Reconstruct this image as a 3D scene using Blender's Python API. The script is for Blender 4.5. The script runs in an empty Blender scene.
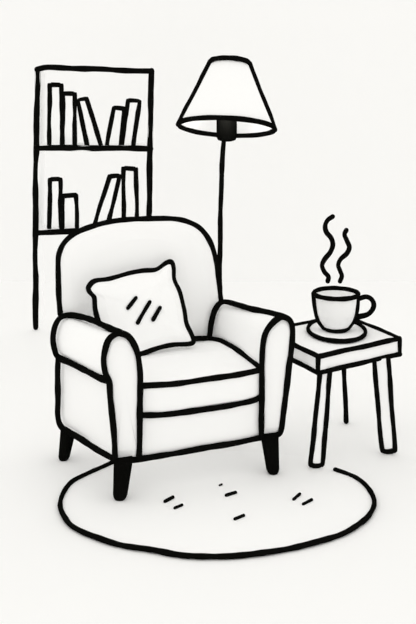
import bpy, math, random
from mathutils import Vector as V3
random.seed(7)

# ---------------------------------------------------------------- camera numbers
F, H, CX, HY = 1050.0, 1.55, 208.0, 35.0      # focal length (px), eye height (m), image centre column, horizon row

def P(x, y, D):                               # point at distance D seen along a sight line
    return V3(((x - CX) * D / F, D, H - (y - HY) * D / F))
def on_z(x, y, z):                            # point on a level surface
    return P(x, y, F * (H - z) / (y - HY))
def on_plane(x, y, p0, n):
    d = V3(((x - CX) / F, 1.0, -(y - HY) / F)); c = V3((0, 0, H))
    return c + d * ((p0 - c).dot(n) / d.dot(n))

# ---------------------------------------------------------------- materials
def paper(name, col, var=0.001):
    m = bpy.data.materials.new(name); m.use_nodes = True
    nt = m.node_tree; b = nt.nodes['Principled BSDF']
    b.inputs['Roughness'].default_value = 1.0
    b.inputs['Specular IOR Level'].default_value = 0.0
    tc = nt.nodes.new('ShaderNodeTexCoord'); n = nt.nodes.new('ShaderNodeTexNoise')
    n.inputs['Scale'].default_value = 9.0; n.inputs['Detail'].default_value = 3.0
    r = nt.nodes.new('ShaderNodeValToRGB')
    r.color_ramp.elements[0].position = 0.35; r.color_ramp.elements[1].position = 0.65
    r.color_ramp.elements[0].color = (*[c - var for c in col], 1); r.color_ramp.elements[1].color = (*col, 1)
    nt.links.new(tc.outputs['Object'], n.inputs['Vector'])
    nt.links.new(n.outputs['Fac'], r.inputs['Fac']); nt.links.new(r.outputs['Color'], b.inputs['Base Color'])
    return m
W = (0.999, 0.999, 0.999)
PAPER = paper('white_drawing_paper', W)
WALLP = paper('plain_white_paint', (0.975, 0.975, 0.975))
INK = paper('black_ink', (0.0045, 0.0045, 0.004), 0.001)

# ---------------------------------------------------------------- curves and meshes
def smooth(pts, n=8, closed=False):           # Catmull-Rom through the points
    pts = [V3(p) for p in pts]; N = len(pts); out = []
    if N < 3 and not closed:
        return [pts[0].lerp(pts[-1], i / (n * 2)) for i in range(n * 2 + 1)]
    for i in range(N if closed else N - 1):
        if closed:
            a, b, c, d = (pts[(i + k) % N] for k in (-1, 0, 1, 2))
        else:
            b, c = pts[i], pts[i + 1]
            a = pts[i - 1] if i else b * 2 - c
            d = pts[i + 2] if i + 2 < N else c * 2 - b
        for k in range(n):
            t = k / n
            out.append(0.5 * ((2 * b) + (c - a) * t + (2 * a - 5 * b + 4 * c - d) * t * t + (3 * b - a - 3 * c + d) * t ** 3))
    if not closed: out.append(pts[-1])
    return out
def straight(pts, step=0.02):                 # polyline with sharp corners, subdivided
    out = []
    for a, b in zip(pts, pts[1:]):
        k = max(2, int((b - a).length / step))
        out += [a.lerp(b, i / k) for i in range(k)]
    return out + [pts[-1]]

def raise_(pts, d):                            # set a seam proud of the cloth towards the room's front
    return [V3(p) + V3((0, -.94, .34)) * d for p in pts]
def inset(ring, d, n):                        # move a flat outline inwards by d
    cc = sum(ring, V3()) / len(ring); out = []; M = len(ring)
    for i, p in enumerate(ring):
        t = (ring[(i + 1) % M] - ring[i - 1]).normalized(); w = t.cross(n).normalized()
        out.append((p, w))
    sg = sum(w.dot(p - cc) for p, w in out)
    return [p - w * d * (1 if sg > 0 else -1) for p, w in out]

class MB:
    def __init__(s): s.v, s.f, s.m = [], [], []
    def face(s, idx, mat=0): s.f.append(tuple(idx)); s.m.append(mat)
    def ring(s, pts):
        k = len(s.v); s.v += [V3(p) for p in pts]; return list(range(k, k + len(pts)))
    def loft(s, rings, mat=0, closed=True, caps=(True, True)):
        R = [s.ring(r) for r in rings]
        for a, b in zip(R, R[1:]):
            n = len(a)
            for i in range(n if closed else n - 1):
                j = (i + 1) % n; s.face((a[i], a[j], b[j], b[i]), mat)
        for k, r in ((0, R[0]), (1, R[-1])):
            if caps[k]:
                c = sum((s.v[i] for i in r), V3()) / len(r); ci = s.ring([c])[0]
                for i in range(len(r)):
                    j = (i + 1) % len(r)
                    s.face((r[j], r[i], ci) if k == 0 else (r[i], r[j], ci), mat)
    def band(s, pts, w, h, up=(0, 0, 1)):     # closed rim: radial half-width w, half-height h
        up = V3(up).normalized(); cc = sum(pts, V3()) / len(pts); rings = []
        for i, p in enumerate(pts):
            d = (p - cc); d = (d - up * d.dot(up)).normalized(); k = 1 + .05 * math.sin(i * .9) + .04 * math.sin(i * .37 + 1)
            rings.append([p + d * math.cos(t) * w * k + up * math.sin(t) * h * k for t in [6.28318 * j / 12 for j in range(12)]])
        s.loft(rings + [rings[0]], 1, caps=(False, False))
    def box(s, q, back, mat=0):               # quad q extruded by vector back
        s.loft([q, [p + back for p in q]], mat)
    def ink(s, pts, r, closed=False, wob=1.0, seg=10, flat=None, fk=0.25):
        pts = [V3(p) for p in pts]; N = len(pts)
        if N < 2: return
        ph = [random.uniform(0, 6.28) for _ in range(6)]; L = 0.0; rings = []
        T0 = (pts[1] - pts[0]).normalized()
        ref = V3((0, 1, 0)) if abs(T0.y) < 0.8 else V3((1, 0, 0))
        nrm = (ref - T0 * ref.dot(T0)).normalized(); total = sum((b - a).length for a, b in zip(pts, pts[1:]))
        frames = []
        for i, p in enumerate(pts):
            a = pts[i - 1] if i else (pts[-1] if closed else p); b = pts[i + 1] if i + 1 < N else (pts[0] if closed else p)
            T = (b - a).normalized()
            nrm = (nrm - T * nrm.dot(T)).normalized(); bi = T.cross(nrm)
            if i: L += (p - pts[i - 1]).length
            u = L / (r * 9)
            k = 0 if closed and i in (0, N - 1) else 1
            rr = r * (1 + k * wob * (0.05 * math.sin(u * 2.1 + ph[0]) + 0.04 * math.sin(u * 4.7 + ph[1]) + 0.035 * math.sin(u * 8.3 + ph[2])))
            off = (nrm * math.sin(u * 1.9 + ph[3]) + bi * math.sin(u * 2.7 + ph[4])) * r * 0.07 * k * wob
            frames.append((p + off, nrm.copy(), bi, T, rr))
        k0 = len(s.v); nf0 = len(s.f)
        def rg(c, n, b, q): return [c + (n * math.cos(t) + b * math.sin(t)) * q for t in [6.28318 * j / seg for j in range(seg)]]
        if not closed:
            c, n, b, T, q = frames[0]
            for k in (80, 60, 35): rings.append(rg(c - T * q * math.sin(math.radians(k)), n, b, q * math.cos(math.radians(k))))
        for c, n, b, T, q in frames: rings.append(rg(c, n, b, q))
        if not closed:
            c, n, b, T, q = frames[-1]
            for k in (35, 60, 80): rings.append(rg(c + T * q * math.sin(math.radians(k)), n, b, q * math.cos(math.radians(k))))
            s.loft(rings, 1)
        else:
            s.loft(rings + [rings[0]], 1, caps=(False, False))
        if flat is not None:                  # a flat stroke: thin along the direction it is laid on
            s.v = s.v[:k0]; del s.f[nf0:]; del s.m[nf0:]
            flat = V3(flat).normalized(); cen = [None] * len(rings)
            ex = 0 if closed else 3
            cs = [f[0] for f in frames]
            cs = [cs[0]] * ex + cs + [cs[-1]] * ex
            rings = [[p - flat * ((p - q).dot(flat) * (1 - fk)) for p in r_] for r_, q in zip(rings, cs)]
            if closed: s.loft(rings + [rings[0]], 1, caps=(False, False))
            else: s.loft(rings, 1)
    def revolve(s, prof, c, mat=0, seg=48, sy=1.0, M=None):  # prof: (radius, height) pairs, turned about the z axis
        R = []
        for r, z in prof:
            pts = []
            for j in range(seg):
                t = 6.28318530718 * j / seg; v = V3((r * math.cos(t), r * sy * math.sin(t), z))
                if M: v = M @ v
                pts.append(c + v)
            R.append(pts)
        s.loft(R, mat)
    def build(s, name, parent=None, origin=None):
        me = bpy.data.meshes.new(name)
        o = bpy.data.objects.new(name, me); bpy.context.collection.objects.link(o)
        base = V3((0, 0, 0))
        if parent: base = V3(parent.location); o.parent = parent
        elif origin: base = V3(origin); o.location = base
        me.from_pydata([v - base for v in s.v], [], s.f)
        me.materials.append(PAPER); me.materials.append(INK)
        for p, m in zip(me.polygons, s.m): p.material_index = m; p.use_smooth = (m == 1)
        import bmesh
        bm = bmesh.new(); bm.from_mesh(me); bmesh.ops.recalc_face_normals(bm, faces=bm.faces); bm.to_mesh(me); bm.free()
        return o

def thing(name, label, cat, loc, group=None):
    o = bpy.data.objects.new(name, None); bpy.context.collection.objects.link(o)
    o.location = loc; tag(o, label, cat, group); o.empty_display_size = 0.1; return o
def tag(o, label, cat, group=None, kind=None):
    o['label'] = label; o['category'] = cat
    if group: o['group'] = group
    if kind: o['kind'] = kind
    return o

# ---------------------------------------------------------------- the setting
m = MB(); m.box([V3((-6, -2, 0)), V3((6, -2, 0)), V3((6, 6.8, 0)), V3((-6, 6.8, 0))], V3((0, 0, -0.1)))
o = m.build('floor'); o.data.materials[0] = WALLP; o['kind'] = 'structure'
m = MB(); m.box([V3((-6, 6.6, 0)), V3((6, 6.6, 0)), V3((6, 6.6, 3.2)), V3((-6, 6.6, 3.2))], V3((0, 0.1, 0)))
o = m.build('wall_back'); o.data.materials[0] = WALLP; o['kind'] = 'structure'

# ---------------------------------------------------------------- rug
RT = 0.006
rug_px = [(335.4, 469.8), (354.6, 477), (368, 487.7), (374.2, 501.5), (369.5, 514.5), (358.5, 524.5), (341, 534), (312, 543.3), (280, 550),
          (246, 554.8), (215, 556.5), (184, 555.2), (152.5, 550), (122, 545), (97, 537.5), (79, 530), (67.3, 521), (60, 503), (69, 484.6), (84.6, 475), (112.5, 462.5)]
back_px = [(150, 455), (190, 451.5), (235, 451), (285, 454.5), (314, 459)]
allp = [on_z(x, y, RT) for x, y in rug_px + back_px]
ring = smooth(allp, 6, True)
rug = thing('rug', 'low oval white rug with black rim and short dashes, under the armchair front legs', 'rug', (0.03, 3.43, 0))
m = MB(); m.loft([[V3((p.x, p.y, 0.0005)) for p in ring], ring])
m.build('pile', rug)
m = MB(); m.ink(smooth([on_z(x, y, RT + .003) for x, y in rug_px], 9), 2.6 * 3.4 / F)
o = m.build('edge_binding', rug); o['label'] = 'black edge binding'
for a, b, r in [((165.2, 501.4), (172.7, 497.3), 1.7), ((175, 508), (182, 505), 1.45), ((219.7, 485.3), (221.8, 484.4), 1.05),
                ((226.4, 495.3), (235.5, 492.5), 1.6), ((235, 519), (243.7, 515.5), 1.55), ((293.7, 499.3), (299.8, 494.1), 1.5), ((303.2, 504), (311.5, 499.7), 1.5)]:
    q = r * 1.12 * 3.4 / F; A_, B_ = on_z(*a, RT + q * .5), on_z(*b, RT + q * .5)
    m = MB(); m.ink(smooth([A_, A_.lerp(B_, 0.5), B_], 3), q, wob=0.8)
    o = m.build('woven_dash', rug); o['label'] = 'short black woven dash'

# ---------------------------------------------------------------- armchair
ZB = 0.13
A0 = on_z(115, 460.5, ZB); B0 = on_z(281, 434.5, ZB); C0 = on_z(59, 424.5, ZB)
U = (B0 - A0).normalized(); Vv = (C0 - A0); DEP = Vv.length; Vv.normalize()
N = V3((-U.y, U.x, 0))                                        # square to the chair front, pointing to its back
def c(x, y, b): return on_plane(x, y, A0 + Vv * b, N)         # on the plane b metres behind the chair front
CD = DEP
chair = thing('armchair', 'plump white armchair with rolled arms and stubby black legs on the rug', 'armchair', (-0.12, 3.8, 0))
RL = 3.1 * 3.65 / F

def arm(front, rear, bot, inks):
    m = MB()
    fr = [c(x, y, 0) for x, y in front]; re = [c(x, y, CD) for x, y in rear]
    fr = smooth(fr, 5); re = smooth(re, 5)
    rings = []
    for t, k in ((-0.012, 0.9), (0.0, 1.0), (0.25, 1), (0.5, 1), (0.75, 1), (1.0, 1)):
        r = [a.lerp(b, t) for a, b in zip(fr, re)]
        if k != 1:
            cc = sum(r, V3()) / len(r); r = [cc + (p - cc) * k for p in r]
        rings.append(inset(r, RL * (.5 if t < 0 else .6), N))
    m.loft(rings)
    for j, pts in enumerate(inks): m.ink(smooth(raise_(pts, .006), 7), RL, flat=(0, -.94, .34), fk=.35)
    return m.build('armrest', chair)
lf = [(115.3, 459.5), (114, 435), (112.3, 414), (110.5, 396), (109.2, 382), (105, 372), (103.8, 358), (108, 342), (114, 335.5), (121, 333.5), (130, 338), (137, 351), (139.8, 368), (140.4, 384), (140.2, 410), (139.6, 435), (139, 459)]
lr = [(60, 424.5), (58, 415), (58, 400), (58, 375), (58.6, 357.5), (54.8, 350), (53.3, 338), (56, 325), (62, 317), (73, 315.5), (80, 318), (84, 325), (86, 337), (87, 350), (87, 375), (87, 400), (87, 420)]
CE = CD - .025
arm(lf, lr, None, [
    [c(x, y, -0.006) for x, y in lf],
    [c(121, 333, 0), c(108.5, 327.5, CE * .25), c(95.7, 322, CE * .5), c(84, 317.5, CE * .78), c(73, 315.3, CE), c(62, 317, CE), c(56, 325, CE), c(53.3, 338, CE), c(54.8, 350, CE), c(58.6, 357.5, CE * .99), c(72, 363.5, CE * .75), c(84, 370, CE * .5), c(97, 376.5, CE * .25), c(109.2, 381.5, 0)],
    [c(58.6, 357.5, CE), c(58, 375, CE), c(58, 400, CE), c(58, 416, CE), c(62, 427, CE * .95), c(75, 435.5, CE * .72), c(95, 448, CE * .36), c(115, 460, 0)],
])
rf = [(261.5, 437), (261.5, 410), (261.7, 385), (262, 367), (262.7, 347), (265, 334), (271, 324.4), (279.5, 317.8), (286, 318), (290.6, 322), (292.5, 330), (292.2, 342), (290.7, 355), (288.8, 367), (286.3, 389), (283.8, 412), (281.5, 429), (278, 434.5), (270, 436)]
rr = [(210, 406), (210, 385), (210, 368), (210, 352), (209.7, 337), (211.5, 322), (215, 309), (223, 302), (232, 303), (238, 308), (241, 318), (241, 328), (240, 342), (239, 354), (239, 370), (239, 382), (238, 395), (236, 399), (228, 401)]
arm(rf, rr, None, [
    [c(x, y, -0.006) for x, y in rf],
    [c(286, 317.5, 0), c(273.7, 314, CE * .22), c(253.5, 309.3, CE * .5), c(238, 305.3, CE * .75), c(223, 302, CE * .98), c(215.3, 309, CE), c(211.5, 322, CE), c(209.7, 337, CE)],
])
# backrest
bo = [(62, 418), (61, 360), (60.5, 314), (58.8, 291), (58, 262), (60.5, 250), (66, 241), (76, 233), (90, 227), (108, 222.3), (130, 219.6), (150, 218.6), (172, 219), (188, 222), (201, 229), (210.5, 243), (216, 262), (219, 285), (221, 301), (222, 330), (222, 398)]
m = MB(); out = smooth([c(x, y, CD) for x, y in bo], 5); cc = sum(out, V3()) / len(out)
rings = []
for off, k in ((-0.012, 0.6), (-0.008, 0.85), (0, .985), (0.03, 0.975), (0.07, 0.95), (0.11, 0.87)):
    rings.append([cc + (p - cc) * k + N * off for p in out])
m.loft(rings)
m.ink(smooth([c(x, y, CD) for x, y in bo[2:19]], 7), RL, flat=N, fk=.4)
m.build('backrest', chair)
# seat cushion
m = MB()
steps = [(0, 261, 370.2), (0.03, 258.5, 367), (0.1, 250, 360.2), (0.2, 235.5, 349), (0.3, 222, 342), (CD, 210, 339)]
FL_t, FL_b, FR_t, FR_b = (141, 386), (141, 415.8), (261, 371), (261, 397)
inner = []
rings = []
for k, (b, x, y) in enumerate(steps):
    tr = c(x, y, b); zt = tr.z
    base = c(141, 400, 0) + Vv * b
    wr = (tr - base); right = V3((tr.x, tr.y, 0)); left = V3((base.x, base.y, 0))
    fz = c(*FL_t, 0).z if b == 0 else zt
    zl = c(141, 415.8, 0).z; zr = c(261, 397, 0).z
    row = [V3((left.x, left.y, zl))]
    n = 8
    for i in range(n + 1):
        t = i / n; p = left.lerp(right, t); z = fz * (1 - t) + zt * t
        row.append(V3((p.x, p.y, z + (0.004 * math.sin(math.pi * t) if k > 0 else 0))))
    row.append(V3((right.x, right.y, zr)))
    rings.append(row)
m.loft(rings)
m.ink(smooth([c(141, 386, -.004), c(170, 384.3, -.004), c(200, 380.2, -.004), c(232, 375.5, -.004), c(261, 370, -.004)], 8), RL, flat=N)
m.ink(smooth([c(141, 415.5, -.004), c(165, 414.5, -.004), c(205, 409.5, -.004), c(240, 403.5, -.004), c(254, 400.5, -.004), c(261, 397, -.004)], 8), RL, flat=N)
m.ink(smooth(raise_([c(x, y, b) for b, x, y in steps[:-1]] + [c(210, 339, CD - .03), c(200, 338.5, CD - .035), c(190, 339, CD - .04), c(175, 340, CD - .04)], .008), 7), RL * .97, flat=(0, -.94, .34), fk=.35)
m.build('seat_cushion', chair)
# seat base
m = MB()
q = [c(139, 459, .004), c(262, 437.6, .004), c(262, 398, .004), c(139, 417, .004)]
m.loft([q, [p + Vv * (CD - .01) for p in q]])
m.ink(smooth([c(128, 460.5, -.004), c(139.5, 459.5, -.004), (c(170, 454, -.004)), c(200, 449, -.004), c(232, 443.5, -.004), c(261, 437.6, -.004), c(272, 436, -.004)], 8), RL, flat=N, fk=.4)
m.build('seat_base', chair)
# legs
def chair_leg(top, rt, foot, rb, z):
    fp = on_z(foot[0], foot[1], z); tp = P(top[0], top[1], fp.y + 0.012); rt *= fp.y / F; rb *= fp.y / F
    m = MB(); R = []
    hgt = tp.z - z
    for t, k in ((0, .72), (.05, .9), (.11, 1.0), (.3, None), (.6, None), (.85, None), (1, None)):
        r = (rb + (rt - rb) * t) * (k or 1); p = fp.lerp(tp, t)
        R.append([p + V3((math.cos(a) * r, math.sin(a) * r, 0)) for a in [6.28318 * j / 20 for j in range(20)]])
    m.loft(R, 1)
    o = m.build('leg', chair); o['label'] = 'black tapered leg'; return o
chair_leg((123.5, 458), 9.8, (119.8, 499), 7, RT)
chair_leg((269.5, 435), 9.2, (273.2, 473.3), 6.2, RT)
chair_leg((68.5, 429), 8.0, (63.6, 459.8), 5.4, 0.0)
chair_leg((207, 410), 8.0, (208, 438.5), 5.4, 0.0)

# ---------------------------------------------------------------- pillow
def pb(x, y): return c(x, y, 0.25 + 0.09 * (345 - y) / 80)
po = [(88.7, 287), (94.4, 281.2), (108.8, 279.3), (129, 273.9), (143, 271.2), (156.4, 269.8), (166.5, 263.2), (171.2, 262.3), (173, 268), (173.7, 279.5), (179.5, 292.5), (183.8, 309.8), (186.3, 325), (192.3, 338), (191, 343.3), (172.3, 344.6), (156.4, 348), (140.6, 353.4), (124, 357), (113, 355.5), (109.5, 348), (106, 336), (99, 322), (95.2, 308.4), (94.2, 297), (89.5, 291.5)]
out = smooth([pb(x, y) for x, y in po], 5, True); cc = sum(out, V3()) / len(out)
nn = (pb(170, 262) - pb(190, 342)).cross(U).normalized()
if nn.y > 0: nn = -nn                                         # towards the front
m = MB(); rings = []
for off, k in ((-.03, .2), (-.028, .5), (-.018, .8), (0, 1), (.018, .8), (.03, .5), (.034, .2)):
    rings.append([cc + (p - cc) * k * .985 + nn * off for p in out])
m.loft(rings)
m.ink(smooth([pb(x, y) for x, y in po], 6, True), 2.85 * 3.9 / F, closed=True, flat=nn, fk=.5)
for a, b, r in [((127.9, 308), (136, 298), 2.1), ((137.9, 322.5), (149.7, 302), 2.1), ((153.4, 319.3), (160.1, 308), 2.1)]:
    pa, p2 = (on_plane(*a, cc + nn * .036, nn), on_plane(*b, cc + nn * .036, nn))
    m.ink(smooth([pa, pa.lerp(p2, .5), p2], 4), r * 3.9 / F, flat=nn, fk=.5)
o = m.build('throw_pillow', origin=cc)
tag(o, 'square white cushion with three slanted black dashes leaning on the armchair back', 'pillow')

# ---------------------------------------------------------------- side table
ZT, TH = 0.41, 0.058
tf, tr_ = on_z(318, 356.5, ZT), on_z(399.5, 338.5, ZT); tl = on_z(266.5, 331, ZT); tb = tr_ + (tl - tf)
table = thing('side_table', 'small square white side table with slim splayed legs beside the armchair', 'side table', ((tf.x + tb.x) / 2, (tf.y + tb.y) / 2, 0))
RT2 = 2.55 * 3.85 / F; dn = V3((0, 0, -TH))
m = MB(); m.box([tf, tr_, tb, tl], dn)
m.ink(straight([tf, tr_, tb, tl, tf], .03), RT2, closed=False)
m.ink(straight([tl + dn, tf + dn, tr_ + dn, tb + dn], .03), RT2)
for p in (tf, tr_, tl, tb): m.ink(straight([p, p + dn], .01), RT2 * 1.03)
m.build('table_top', table)
def flat_leg(tlx, trx, ty, blx, brx, by, th=0.03, fz=0.0):
    D = on_z(blx, by + 2.3, fz).y; zt = ZT - TH
    def at(x, y): return P(x, y, D)
    q0 = [at(tlx, ty), at(blx, by - 3), at((blx + brx) / 2 - 2.5, by), at((blx + brx) / 2 + 2.5, by), at(brx, by - 3), at(trx, ty)]
    cc = sum(q0, V3()) / 6
    for p in q0: p.z = max(p.z, fz + RT2 * 0.9)
    m = MB(); m.loft([q0, [p + V3((0, th, 0)) for p in q0]][::1])
    path = [at(tlx, ty), at((tlx * 2 + blx) / 3, (ty * 2 + by) / 3), at((tlx + blx * 2) / 3, (ty + by * 2) / 3), at(blx, by - 4.5), at(blx + 1.6, by - 1.0), at((blx + brx) / 2, by), at(brx - 1.8, by - 1.3), at(brx, by - 4.3), at((trx + brx * 2) / 3, (ty + by * 2) / 3), at((trx * 2 + brx) / 3, (ty * 2 + by) / 3), at(trx, ty)]
    for p in path: p.z = max(p.z, fz + RT2)
    m.ink(smooth(path, 6), RT2, flat=(0, 1, 0), fk=.5)
    return m.build('leg', table)
flat_leg(320.2, 330.0, 370.5, 310.6, 322.7, 466.0, fz=RT)
flat_leg(374, 388.4, 359, 381.8, 395.0, 451.9)
def rod_leg(tx, ty, bx, by, r=2.3):
    D = on_z(bx, by + r, 0).y; b = P(bx, by, D); r *= D / F; t = P(tx, ty, D); t.z = ZT - TH
    m = MB(); m.ink(straight([t, b], .04), r); o = m.build('leg', table); o['label'] = 'thin black leg'
rod_leg(342.6, 366, 346.2, 421, 2.5)
rod_leg(274, 378, 272, 439)

# ---------------------------------------------------------------- saucer, cup, steam
DC = 4.04; SX = (336 - CX) * DC / F; q = DC / F; RC = 2.45 * q
m = MB(); sr = 28.2 * q
m.revolve([(0.03, ZT + .001), (.045, ZT + .001), (sr * .8, ZT + .004), (sr, ZT + .007), (sr, ZT + .009), (sr * .8, ZT + .008), (.045, ZT + .004), (.02, ZT + .004)], V3((SX, DC - .018, 0)), sy=1.36)
m.band([V3((SX + sr * math.cos(t), DC - .018 + sr * 1.36 * math.sin(t), ZT + .0105)) for t in [6.28318 * i / 72 for i in range(72)]], RC * .75, RC * .95)
o = m.build('saucer', origin=(SX, DC, ZT)); tag(o, 'white oval saucer with black rim lying on the side table', 'saucer')
cup = thing('cup', 'wide white teacup with black outline and loop handle on the saucer', 'cup', (SX, DC, ZT + .0055))
m = MB(); cr = 22.2 * q; zr = H - (293.5 - HY) * q; zc = ZT + .0055
prof = [(.40, 0.0), (.54, .05), (.70, .17), (.81, .28), (.905, .45), (.965, .70), (1.0, 1.0)]
ci = 1.5 * q
outer = [(cr * r, zc + (zr - zc) * t) for r, t in prof]
inner = [(max(.01, cr * r - .005), zc + .006 + (zr - zc - .006) * t) for r, t in reversed(prof)]
m.revolve([(0.01, zc)] + [(r - ci, min(z, zr - RC * .7)) for r, z in outer] + [(max(.01, r - ci), min(z, zr - RC * .7)) for r, z in inner], V3((SX, DC, 0)))
circ = [V3((SX + cr * math.cos(t), DC + cr * math.sin(t), zr)) for t in [6.28318 * i / 64 for i in range(64)]]
m.band(circ, RC * .7, RC)
bot = [V3((SX + r * s, DC, z)) for s, seq in ((-1, outer[::-1]), ) for r, z in seq[:-1]]
arc = [V3((SX + cr * .47 * math.cos(a), DC + cr * .47 * math.sin(a), zc + .008)) for a in [math.radians(d) for d in range(190, 351, 20)]]
bot2 = [V3((SX + r, DC, z)) for r, z in outer[1:]]
m.ink(smooth(bot + arc + bot2, 5), RC)
m.build('bowl', cup)
m = MB(); m.ink(smooth([P(x, y, DC) for x, y in [(358.6, 298.6), (366, 296.8), (371.3, 299.3), (373.6, 304.5), (372, 310), (367, 314.7), (357, 317.3)]], 7), RC * 1.05)
o = m.build('handle', cup); o['label'] = 'black loop handle'
def steam(px, r, label):
    n = len(px); pts = [P(x, y, DC + 0.012 * math.sin(i * 1.3)) for i, (x, y) in enumerate(px)]
    m = MB(); m.ink(smooth(pts, 7), r * q, wob=.8)
    o = m.build('steam_wisp', origin=pts[-1]); tag(o, label, 'steam', 'steam wisps over the cup')
steam([(332.6, 216.4), (327.7, 220), (325.2, 225.8), (326.6, 232.2), (331.1, 237.7), (332.9, 244.5), (330.4, 252), (324.5, 259.3), (322, 265.6), (324.3, 271.8), (328.3, 276.5), (327.7, 281)], 2.5, 'taller wavy black steam wisp, the left one above the cup')
steam([(346.5, 230.2), (344.6, 234.5), (346.8, 240.4), (349.2, 247.2), (346.6, 253.4), (340.7, 259), (338.3, 265), (340.2, 270.6), (342, 276), (340.2, 281.3)], 2.4, 'shorter wavy black steam wisp, the right one above the cup')

# ---------------------------------------------------------------- floor lamp
DL = 4.56; k = DL / F
foot = V3(((219.3 - CX) * k, DL, 0))
lamp = thing('floor_lamp', 'tall floor lamp with white cone shade and thin black pole behind the armchair', 'lamp', foot)
m = MB(); m.revolve([(.02, 0), (.115, 0), (.12, .01), (.11, .02), (.03, .03), (.015, .045)], foot, mat=1)
m.build('base', lamp)
m = MB(); m.ink(smooth([foot + V3((0, 0, .03)), P(219.8, 300, DL), P(220, 250, DL), P(221, 194, DL), P(223, 150, DL), P(224.5, 134, DL)], 10), 2.6 * k)
m.build('pole', lamp)
from mathutils import Matrix
sc_ = P(226.7, 127, DL); Rb = 48.3 * k; Rtp = 20 * k; sh = 2.0 * k; zb_ = 2.0 * k; hh = 66.4 * k
tilt = Matrix.Rotation(math.radians(3.2), 3, 'Y') @ Matrix.Rotation(math.radians(-15.3), 3, 'X')
m = MB(); th = .004
def cone(r0, r1, z0, z1, inn): pass
SK = 3.2 * k
def ringp(r, z, n=64, sk=0.0): return [sc_ + tilt @ V3((r * math.cos(t) + sk, r * math.sin(t), z)) for t in [6.28318530718 * i / n for i in range(n)]]
tsk = 0.0
m.loft([ringp(a - sh, z, sk=s_) for a, z, s_ in ((Rb, zb_, 0), ((Rb + Rtp) / 2, hh / 2, tsk / 2), (Rtp, hh, tsk), (Rtp - th, hh, tsk), ((Rb + Rtp) / 2 - th, hh / 2, tsk / 2), (Rb - th, zb_, 0), (Rb, zb_, 0))], caps=(False, False))
ax = tilt @ V3((0, 0, 1)); m.band(ringp(Rb, 0), 1.8 * k, 2.65 * k, ax); m.band(ringp(Rtp, hh, sk=tsk), 2.0 * k, 2.7 * k, ax)
for s in (-1, 1):
    m.ink(smooth([sc_ + tilt @ V3((s * (Rb + (Rtp - Rb) * t) + tsk * t, 0, hh * t)) for t in (0, .3, .6, 1)], 8), 2.85 * k)
m.build('lamp_shade', lamp)
m = MB(); sr = 10.3 * k
st = V3((sc_.x, sc_.y, 0))
m.revolve([(sr * .5, H - (141.2 - HY) * k), (sr * .85, H - (140 - HY) * k), (sr, H - (137 - HY) * k), (sr, H - (113 - HY) * k), (sr * .5, H - (109 - HY) * k), (.008, H - (106 - HY) * k), (.006, sc_.z + hh * .8)], st, mat=1)
for a in (0, 120, 240):
    pa = st + V3((0, 0, sc_.z + hh * .8)); pe = sc_ + tilt @ V3((tsk + Rtp * .88 * math.cos(math.radians(a)), Rtp * .88 * math.sin(math.radians(a)), hh * .93))
    m.ink(straight([pa, pe], .03), .004)
o = m.build('bulb_socket', lamp); o['label'] = 'black bulb socket'

lb = bpy.data.lights.new('shade_fill_light', 'POINT'); lb.energy = 0.8; lb.shadow_soft_size = .02; lb.color = (1, .98, .95)  # added fill light, not a visible bulb: brightens the inside of the shade
lo = bpy.data.objects.new('shade_fill_light', lb); bpy.context.collection.objects.link(lo); lo.location = (sc_.x, DL - .1, sc_.z + .05)

# ---------------------------------------------------------------- bookcase
DS = on_z(36, 330, 0).y; ks = DS / F; dep = 0.18; RB = 3.1 * ks
def S(x, y): return P(x, y, DS)
bc = thing('bookcase', 'tall narrow white bookcase with black edges standing behind the armchair', 'bookcase', (S(93, 0).x, DS + dep / 2, 0))
tw = 2.6 * ks
def panel(path, back, nm):                                    # board along a front-edge path, given width tw
    m = MB(); a, b = path[0], path[-1]; d = (b - a).normalized(); w = V3((-d.z, 0, d.x)) * tw
    m.loft([[a + w, b + w, b - w, a - w], [p + V3((0, back, 0)) for p in (a + w, b + w, b - w, a - w)]])
    m.ink(smooth(path, 10), RB, wob=1.1, flat=(0, 1, 0), fk=.12); m.build(nm, bc)
l_bot = S(35.8, 326); l_bot.z = RB * .9
panel([S(37.6, 70), S(37, 110), S(36.2, 150), S(35.6, 200), S(35.6, 270), l_bot], dep, 'side_panel')
r_bot = S(149, 326); r_bot.z = RB * .9
panel([S(151.3, 71), S(150.8, 110), S(150, 150), S(149.3, 200), S(149, 260), r_bot], dep, 'side_panel')
panel([S(37.3, 69.5), S(49, 67.3), S(75, 68.3), S(110, 70), S(151.3, 71)], dep, 'shelf_board')
panel([S(36.5, 148.2), S(75, 148), S(110, 148.2), S(150.3, 148.6)], dep, 'shelf_board')
panel([S(36, 233), S(60, 231.6), S(100, 231), S(149.3, 231)], dep, 'shelf_board')

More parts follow.
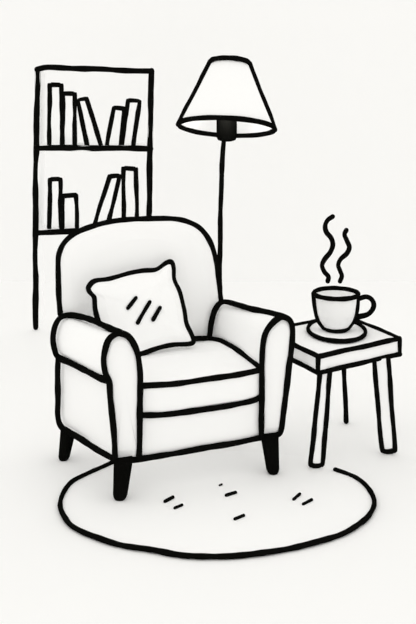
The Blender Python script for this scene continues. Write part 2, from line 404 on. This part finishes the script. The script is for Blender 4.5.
# ---------------------------------------------------------------- books
DBK = DS + .03
z_up = S(90, 148.4).z + tw + .002; z_lo = S(90, 231.5).z + tw + .002
def book(tlp, trp, bl, br, zb, r, label):
    def T(p): return P(p[0], p[1], DBK)
    a, b, c1, d = T(tlp), T(trp), T(br), T(bl)
    def toz(t, bt):                                           # run the edge down onto the board
        s = (t.z - zb) / (t.z - bt.z); return t + (bt - t) * s
    c1, d = toz(b, c1), toz(a, d)
    m = MB(); bd = .12; Y = lambda y: V3((0, y, 0))
    th = .005; w = (b - a).normalized()
    # spine, two cover boards and a page block set in from their edges
    m.box([a, b, c1, d], Y(.008))
    w2 = (c1 - d).normalized()
    m.box([a + Y(.008), a + w * th + Y(.008), d + w2 * th + Y(.008), d + Y(.008)], Y(bd))
    m.box([b - w * th + Y(.008), b + Y(.008), c1 + Y(.008), c1 - w2 * th + Y(.008)], Y(bd))
    dn_ = V3((0, 0, -.006))
    m.box([a + w * th + Y(.008) + dn_, b - w * th + Y(.008) + dn_, c1 - w2 * th - dn_ + Y(.008), d + w2 * th - dn_ + Y(.008)], Y(bd - .008))
    rr = r * DBK / F; e = 1.2 * DBK / F
    up = (a - d).normalized()
    lift = V3((0, 0, rr * .1))
    path = [d + lift, d.lerp(a, .35), d.lerp(a, .7), a - up * e, a + w * e * .8, a.lerp(b, .5) + V3((0, 0, .001)), b - w * e * .8, b - (b - c1).normalized() * e, c1.lerp(b, .7), c1.lerp(b, .35), c1 + lift]
    m.ink(smooth(path, 5), rr, flat=(0, 1, 0), fk=.12)
    o = m.build('book', origin=(d + c1) / 2 + Y(bd / 2)); tag(o, label, 'book', 'books on the bookcase shelves')
    return o
R_ = 2.5
book((49.8, 85), (61.2, 85.3), (49.2, 146), (62.3, 146), z_up, R_, 'tallest upright white book, at the left end of the upper shelf')
book((62.8, 93.8), (74.6, 94), (63, 146), (74.6, 146), z_up, R_, 'upright white book second from left on the upper shelf, beside the tallest')
book((78.2, 100.2), (86.6, 98.6), (87, 146), (101.2, 146), z_up, R_, 'white book on the upper shelf leaning leftward, its top tipped to the left')
book((113.9, 107.6), (124.6, 108.6), (106.8, 146), (120.4, 146), z_up, R_, 'shorter right-leaning white book in the right pair on the upper shelf')
book((128, 100.3), (139.3, 101.4), (121.6, 146), (133.4, 146), z_up, R_, 'taller right-leaning white book at the right end of the upper shelf')
book((50, 179.6), (60.2, 179.4), (49.4, 229), (60.8, 229), z_lo, R_, 'upright white book at the left end of the lower shelf')
book((62.3, 196), (76, 195), (62.6, 229), (77, 229), z_lo, R_, 'shortest upright white book, second from left on the lower shelf')
book((109.6, 176.3), (119.6, 175.6), (93.2, 229), (107, 229), z_lo, R_, 'white book leaning right on the lower shelf against the tall upright one')
book((123.6, 168.3), (136, 169), (123.8, 229), (137, 229), z_lo, R_, 'tall upright white book at the right end of the lower shelf')

# ---------------------------------------------------------------- light: an even overcast sky
sc = bpy.context.scene
w = bpy.data.worlds.new('even_daylight'); sc.world = w; w.use_nodes = True
bg = w.node_tree.nodes['Background']; bg.inputs['Color'].default_value = (0.962, 0.953, 0.922, 1); bg.inputs['Strength'].default_value = 1.048
sc.cycles.max_bounces = 64; sc.cycles.diffuse_bounces = 64
sc.view_settings.view_transform = 'Standard'; sc.view_settings.look = 'None'
sc.view_settings.exposure = 0; sc.view_settings.gamma = 1; sc.view_settings.use_curve_mapping = False

cam = bpy.data.cameras.new('camera'); co = bpy.data.objects.new('camera', cam); bpy.context.collection.objects.link(co)
co.location = (0, 0, H); co.rotation_euler = (math.radians(90), 0, 0)
cam.sensor_width = 36; cam.sensor_fit = 'AUTO'; cam.lens = F / 624 * 36; cam.shift_y = -(312 - HY) / 624
sc.camera = co
